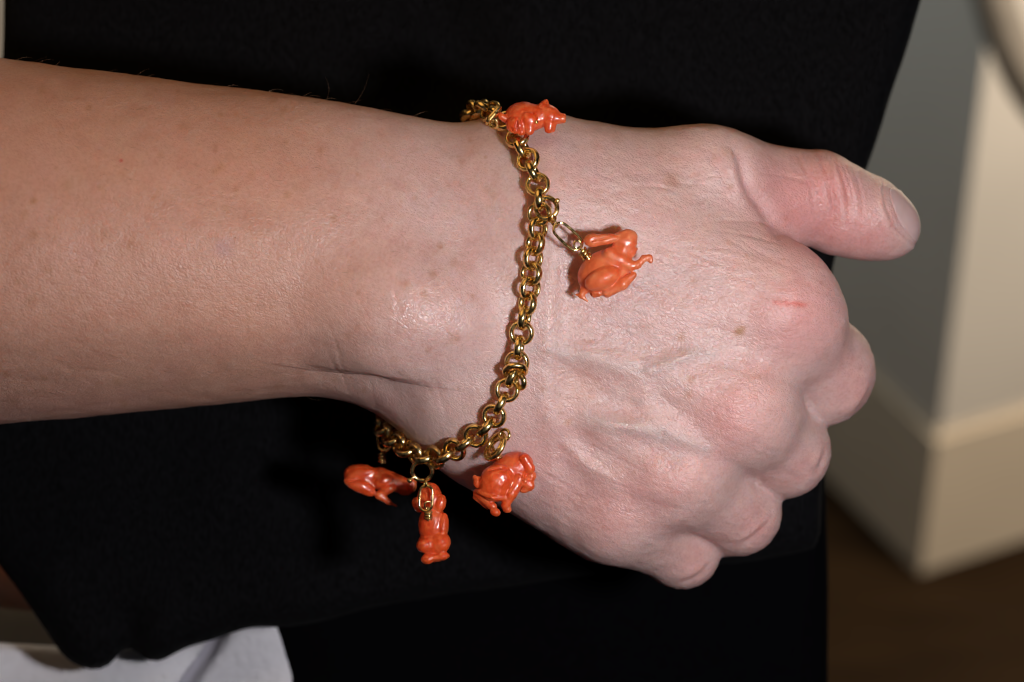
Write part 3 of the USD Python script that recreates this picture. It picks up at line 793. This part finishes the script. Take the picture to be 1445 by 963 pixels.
ax_ = pt((295, 455)) - pt((375, 560))
wire_wrap(hare, pt((372, 562, 40)), ax_ + [0, 0, 2])
zl = zr + 8
la, lb = U(776 + 8, 318, zl), U(819, 350, zl)
mid_ = (la + lb) / 2; dl = lb - la
hare.part('oval_link', ring(mid_, 10.5, 2.0, dl, [0.55, 0.8, -0.25], 48, 10, stretch=np.linalg.norm(dl) / 2 / 10.5), GOLD)
z_ = skin_z(772, 293)[0] + 16
spring_ring(hare, U(771, 294, z_ + 6), 14.5, [1, 0.1, 0.1], [0, 1, -0.15], U(786.5, 283.5, z_ + 10))
hare.part('jump_ring', ring(U(782, 315, z_ + 14), 6.0, 1.7, [0.6, -0.8, 0.1], [0.2, 0.3, 1.0], 28, 8), GOLD)
hare.part('jump_ring', ring(U(779, 309, z_ + 12), 5.0, 1.7, [0.8, 0.4, 0.1], [-0.2, 0.6, 0.6], 28, 8), GOLD)

# --- pig
zp = 112
pig_ops = [
    ('+', E, ((350, 160, -10), (158, 138, 115), 0), 0),
    ('+', E, ((470, 150, 0), (115, 100, 90), 10), 40),
    ('+', E, ((560, 135, 15), (92, 88, 78), 0), 30),
    ('+', Cc, ((590, 155, 20), (660, 165, 28), 66, 44), 24),
    ('+', Cc, ((660, 166, 28), (690, 166, 30), 44, 42), 4), ('-', E, ((735, 166, 30), (26, 60, 60), 0), 6),
    ('+', Cc, ((515, 62, 30), (538, 12, 20), 42, 14), 8), ('+', E, ((552, 40, 36), (18, 40, 16), 10), 8),
    ('+', E, ((295, 225, 62), (88, 78, 62), 10), 5), ('+', E, ((395, 180, 88), (64, 76, 44), 60), 5),
    ('-', Cc, ((300, 150, 120), (300, 280, 100), 8, 8), 8), ('-', Cc, ((340, 130, 120), (350, 210, 130), 8, 8), 8), ('-', Cc, ((255, 190, 90), (258, 270, 90), 7, 7), 8),
    ('+', Cc, ((400, 230, 70), (405, 275, 70), 50, 42), 8), ('+', Cc, ((330, 250, 60), (335, 285, 60), 42, 34), 6),
    ('+', Cc, ((570, 215, 40), (565, 258, 44), 54, 40), 8), ('+', Cc, ((600, 215, 30), (596, 262, 36), 34, 28), 6),
    ('+', E, ((590, 150, 70), (26, 40, 22), 0), 6),
    ('-', Cc, ((520, 110, 100), (525, 210, 96), 12, 10), 10),
    ('+', Cc, ((205, 175, 20), (165, 150, 40), 34, 30), 10), ('+', Cc, ((165, 150, 40), (160, 125, 40), 28, 14), 8),
]
mesh, pt = carve(pig_ops, 6.019, (680, 140), zp)
pig = Thing('coral_charm', pt((350, 160, 0)), 'coral pig charm with pointed ear and snout, on the upper edge of the wrist', 'charm', 'coral animal charms on the bracelet')
pig.part('carving', mesh, CORAL)
pig.part('rivet', ball(pt((463, 206, 118)), 2.6), GOLD)
pig.part('bail_wire', tube([pt((160, 70, 60)), pt((120, 110, 70)), pt((70, 165, 75)), pt((45, 215, 75))], [2.6, 3.4, 3.6, 2.8], n=10), GOLD)
pig.part('wire_wrap', cat([ring(pt((110 - 12 * i, 150 + 14 * i, 66)), 6.5, 2.0, [0.75, 0.6, 0.2], [0, 0.3, 1], 28, 8) for i in range(4)]), GOLD)
pig.part('jump_ring', ring(pt((90, 200, 40)), 9, 2.4, [0.8, -0.5, 0.2], [0.1, 0.6, 0.8], 28, 10), GOLD)

# --- plump animal with a blunt snout, below the wrist
zh = skin_z(735, 690)[0] + 32
hip_ops = [
    ('+', E, ((570, 425, -30), (215, 160, 150), 22), 0),
    ('+', E, ((425, 530, 72), (176, 156, 136), 30), 4),
    ('-', Cc, ((330, 430, 150), (540, 400, 150), 10, 10), 14), ('-', Cc, ((540, 400, 150), (580, 520, 150), 10, 12), 14),
    ('+', E, ((398, 625, 92), (150, 112, 96), -14), 26),
    ('+', Cc, ((250, 640, 110), (375, 690, 176), 27, 27), 9), ('+', Cc, ((375, 690, 176), (486, 700, 132), 27, 30), 9),
    ('-', E, ((365, 738, 190), (110, 34, 70), -18), 10),
    ('+', E, ((242, 555, 60), (50, 62, 46), 0), 6), ('+', E, ((212, 510, 60), (24, 34, 34), 30), 8), ('-', E, ((262, 510, 100), (14, 50, 30), -20), 10),
    ('+', Cc, ((236, 660, 16), (385, 790, 50), 50, 42), 6), ('+', Cc, ((215, 700, -20), (330, 800, -10), 30, 26), 6),
    ('+', Cc, ((632, 520, 70), (562, 660, 105), 66, 58), 4), ('+', Cc, ((562, 660, 105), (504, 770, 100), 56, 46), 12), ('+', E, ((520, 808, 90), (46, 44, 44), -30), 10),
    ('+', E, ((408, 840, 70), (54, 44, 46), -20), 8),
    ('+', Cc, ((685, 320, 70), (745, 420, 60), 56, 52), 4), ('-', Cc, ((650, 300, 130), (700, 430, 130), 10, 10), 12),
    ('+', E, ((755, 490, 20), (50, 62, 60), 0), 6), ('+', E, ((720, 560, 30), (64, 84, 62), 20), 6), ('+', E, ((752, 590, 44), (36, 38, 38), 0), 8), ('+', E, ((690, 630, 30), (52, 32, 40), 10), 8),
    ('-', Cc, ((655, 470, 110), (675, 620, 90), 9, 9), 10),
]
mesh, pt = carve(hip_ops, 6.879, (640, 600), zh)
hip = Thing('coral_charm', pt((520, 520, 0)), 'plump coral animal charm with blunt snout, glossy, hanging against the heel of the hand', 'charm', 'coral animal charms on the bracelet')
hip.part('carving', mesh, CORAL)
zq = skin_z(700, 629)[0] + 24
hip.part('bolt_ring', ring(U(699, 630, zq), 19.5, 3.2, [0.62, 0.80, 0.15], [0.34, -0.28, 0.9], 44, 12), GOLD)
hip.part('oval_link', ring(U(699, 631, zq - 2), 12.5, 2.6, [0.6, 0.8, 0.0], [0.3, -0.25, 0.9], 36, 10), GOLD)
hip.part('jump_ring', ring(U(712, 614, zq + 2), 7.5, 2.2, [0.5, 0.9, 0.1], [0.9, -0.4, 0.6], 28, 10), GOLD)
wire_wrap(hip, pt((430, 330, 60)), [-0.35, 0.9, 0.2], loop=False)

# --- upright figure seen from behind
zs = 24
st_ops = [
    ('+', E, ((262, 360, -10), (98, 130, 92), 0), 0),
    ('+', E, ((345, 400, 30), (50, 78, 52), -18), 5), ('+', E, ((165, 410, 10), (42, 64, 50), 18), 6),
    ('-', Cc, ((300, 350, 84), (322, 460, 80), 9, 9), 10),
    ('+', E, ((284, 570, -5), (112, 158, 98), -3), 8),
    ('+', E, ((368, 590, 36), (46, 120, 56), -8), 4), ('-', Cc, ((338, 500, 92), (346, 640, 88), 7, 7), 8),
    ('+', E, ((294, 722, -4), (128, 104, 108), -4), 3),
    ('+', E, ((348, 708, 46), (84, 92, 78), -8), 3), ('+', E, ((232, 728, 44), (74, 66, 74), 10), 3),
    ('-', Cc, ((180, 668, 90), (270, 684, 128), 6, 6), 6), ('-', Cc, ((270, 684, 128), (352, 610, 120), 6, 6), 6),
    ('+', E, ((312, 825, 20), (112, 40, 88), 6), 5), ('+', E, ((252, 835, 70), (58, 44, 46), 10), 5), ('+', E, ((368, 812, 70), (52, 34, 40), 10), 5),
    ('-', Cc, ((310, 830, 128), (350, 845, 110), 9, 9), 8), ('-', Cc, ((200, 775, 120), (400, 768, 120), 8, 8), 8),
]
mesh, pt = carve(st_ops, 5.66, (560, 640), zs)
fig = Thing('coral_charm', pt((290, 600, 0)), 'upright coral figure charm hanging straight down in front of the black top', 'charm', 'coral animal charms on the bracelet')
fig.part('carving', mesh, CORAL)
wire_wrap(fig, pt((255, 520, 104)), [0, 1, 0.3], r=4.4, wire=1.7)
ztop = zs + 24
fig.part('oval_link', ring(pt((238, 350, 128)), 9.5, 2.0, [0.06, 1, 0.0], [1, 0, 0.25], 48, 10, stretch=1.85), GOLD)
spring_ring(fig, pt((207, 134, 120)), 14.0, [1, 0.1, 0.1], [0, 1, 0.3], pt((108, 208, 130)), 3.0)
fig.part('jump_ring', ring(pt((232, 232, 124)), 5.5, 1.7, [0.1, 1, 0.1], [0.3, 0, 1], 28, 8), GOLD)

# --- crouching animal in the shade
zf = -60
fr_ops = [
    ('+', E, ((290, 640, -20), (190, 120, 100), -10), 0),
    ('+', E, ((270, 610, 40), (140, 56, 52), 12), 6),
    ('+', E, ((260, 720, 58), (160, 70, 58), -22), 4), ('+', E, ((340, 770, 50), (80, 52, 50), -30), 14),
    ('-', Cc, ((130, 690, 90), (370, 640, 100), 9, 9), 10), ('-', Cc, ((180, 740, 116), (360, 800, 100), 7, 7), 8),
    ('+', E, ((490, 680, 60), (86, 48, 48), 26), 5),
    ('+', Cc, ((560, 745, 60), (450, 815, 62), 46, 40), 4), ('+', Cc, ((450, 815, 62), (540, 880, 64), 40, 30), 14), ('+', Cc, ((540, 880, 64), (618, 922, 60), 28, 9), 12),
    ('+', Cc, ((450, 660, -30), (700, 730, -30), 110, 80), 26), ('+', E, ((770, 720, -20), (44, 74, 50), 0), 8), ('+', E, ((700, 790, -20), (70, 34, 40), 0), 10),
]
mesh, pt = carve(fr_ops, 6.878, (470, 580), zf)
frog = Thing('coral_charm', pt((420, 700, 0)), 'crouching coral animal charm half in shadow, hanging furthest left under the wrist', 'charm', 'coral animal charms on the bracelet')
frog.part('carving', mesh, CORAL)
wire_wrap(frog, pt((475, 500, 0)), [0.02, 1, 0], r=4.6)
frog.part('oval_link', ring(pt((500, 222, 40)), 10.5, 2.2, [-0.05, 1, -0.15], [1, 0, 0.3], 48, 10, stretch=2.3), GOLD)

# ---------------------------------------------------------------- things behind
def drape(x0, x1, ytop, ybot, z, waves, name, label, cat_, material, thick=14.0, edge=None, left=None):
    nx, ny = 60, 40
    X, Y = np.meshgrid(np.linspace(x0, x1, nx), np.linspace(0, 1, ny), indexing='ij')
    yt = np.interp(X, [p[0] for p in ytop], [p[1] for p in ytop])
    if edge is not None: X = X + edge(Y) * (X - x0) / (x1 - x0)
    py_ = yt + (ybot - yt) * Y
    if left is not None: X = X + left(Y) * (x1 - X) / (x1 - x0)
    Zf = z + waves(X, py_) - 70 * (1 - np.sqrt(np.clip(1 - (1 - np.minimum(Y * 3.0, 1)) ** 2, 0, 1))) * 0.5
    Fv = U(X, py_, Zf).reshape(-1, 3); Bv = Fv - [0, 0, thick]
    V = np.vstack([Fv, Bv]); n = nx * ny
    q = []
    i, j = np.meshgrid(np.arange(nx - 1), np.arange(ny - 1), indexing='ij'); a = (i * ny + j).ravel()
    q += [np.stack([a, a + 1, a + ny + 1, a + ny], 1), np.stack([a, a + ny, a + ny + 1, a + 1], 1) + n]
    def rim(ids):
        ids = np.asarray(ids); return np.stack([ids[:-1], ids[1:], ids[1:] + n, ids[:-1] + n], 1)
    q += [rim(np.arange(ny)[::-1]), rim((nx - 1) * ny + np.arange(ny)), rim(np.arange(nx) * ny), rim((np.arange(nx) * ny + ny - 1)[::-1])]
    q = np.vstack(q); F = np.vstack([q[:, [0, 1, 2]], q[:, [0, 2, 3]]])
    tm = trimesh.Trimesh(V, F, process=False)
    t = Thing(name, Fv.mean(0), label, cat_)
    t.part('panel', tm, material, smooth=40)


drape(-160, 292, [(-160, 900), (0, 909), (100, 915), (292, 905)], 1080, -450, lambda x, y: 20 * np.sin(x / 70 + y / 90), 'white_cloth', 'white cloth below the wavy black hem, left of the diagonal fold', 'cloth', WHITE, edge=lambda Y: -128 * Y)
drape(300, 412, [(300, 840), (412, 830)], 1080, -500, lambda x, y: 24 * np.sin(x / 60 + 1.0) - 90 * np.exp(-((x - 300 + (y - 893) * 0.7) / 17) ** 2), 'white_cloth', 'brighter white cloth with a diagonal fold, beside the black trousers', 'cloth', WHITE, edge=None, left=lambda Y: -150 * Y)
# added grey padded board that fills the grey area behind the cloth
lo_, hi_ = U(-200, 950, -1250), U(160, 822, -1180)
gm = garment([(-220, 826), (0, 838), (140, 850), (160, 1000), (-220, 1000)], -1230, 30, 24, 12, lambda x, y, v: 0 * x)
g = Thing('grey_backing', U(0, 900, -1230), 'added dark grey padded cushion behind the white cloth at lower left', 'backing')
g.part('cover', gm, GREY)
# rounded taupe bar for an unidentified blurred form at the upper right
bar = Thing('taupe_bar', U(1420, 100, -5200), 'unidentified soft taupe bar slanting across the beige wall at upper right', 'unidentified_form')
pts = U([1396, 1412, 1432, 1456, 1500, 1570], [-40, 24, 78, 124, 180, 250], [-7600] * 6)
cs = CubicSpline(np.linspace(0, 1, 6), pts)(np.linspace(0, 1, 40))
bar.part('pad', tube(cs, 105, n=24), TAUPE)
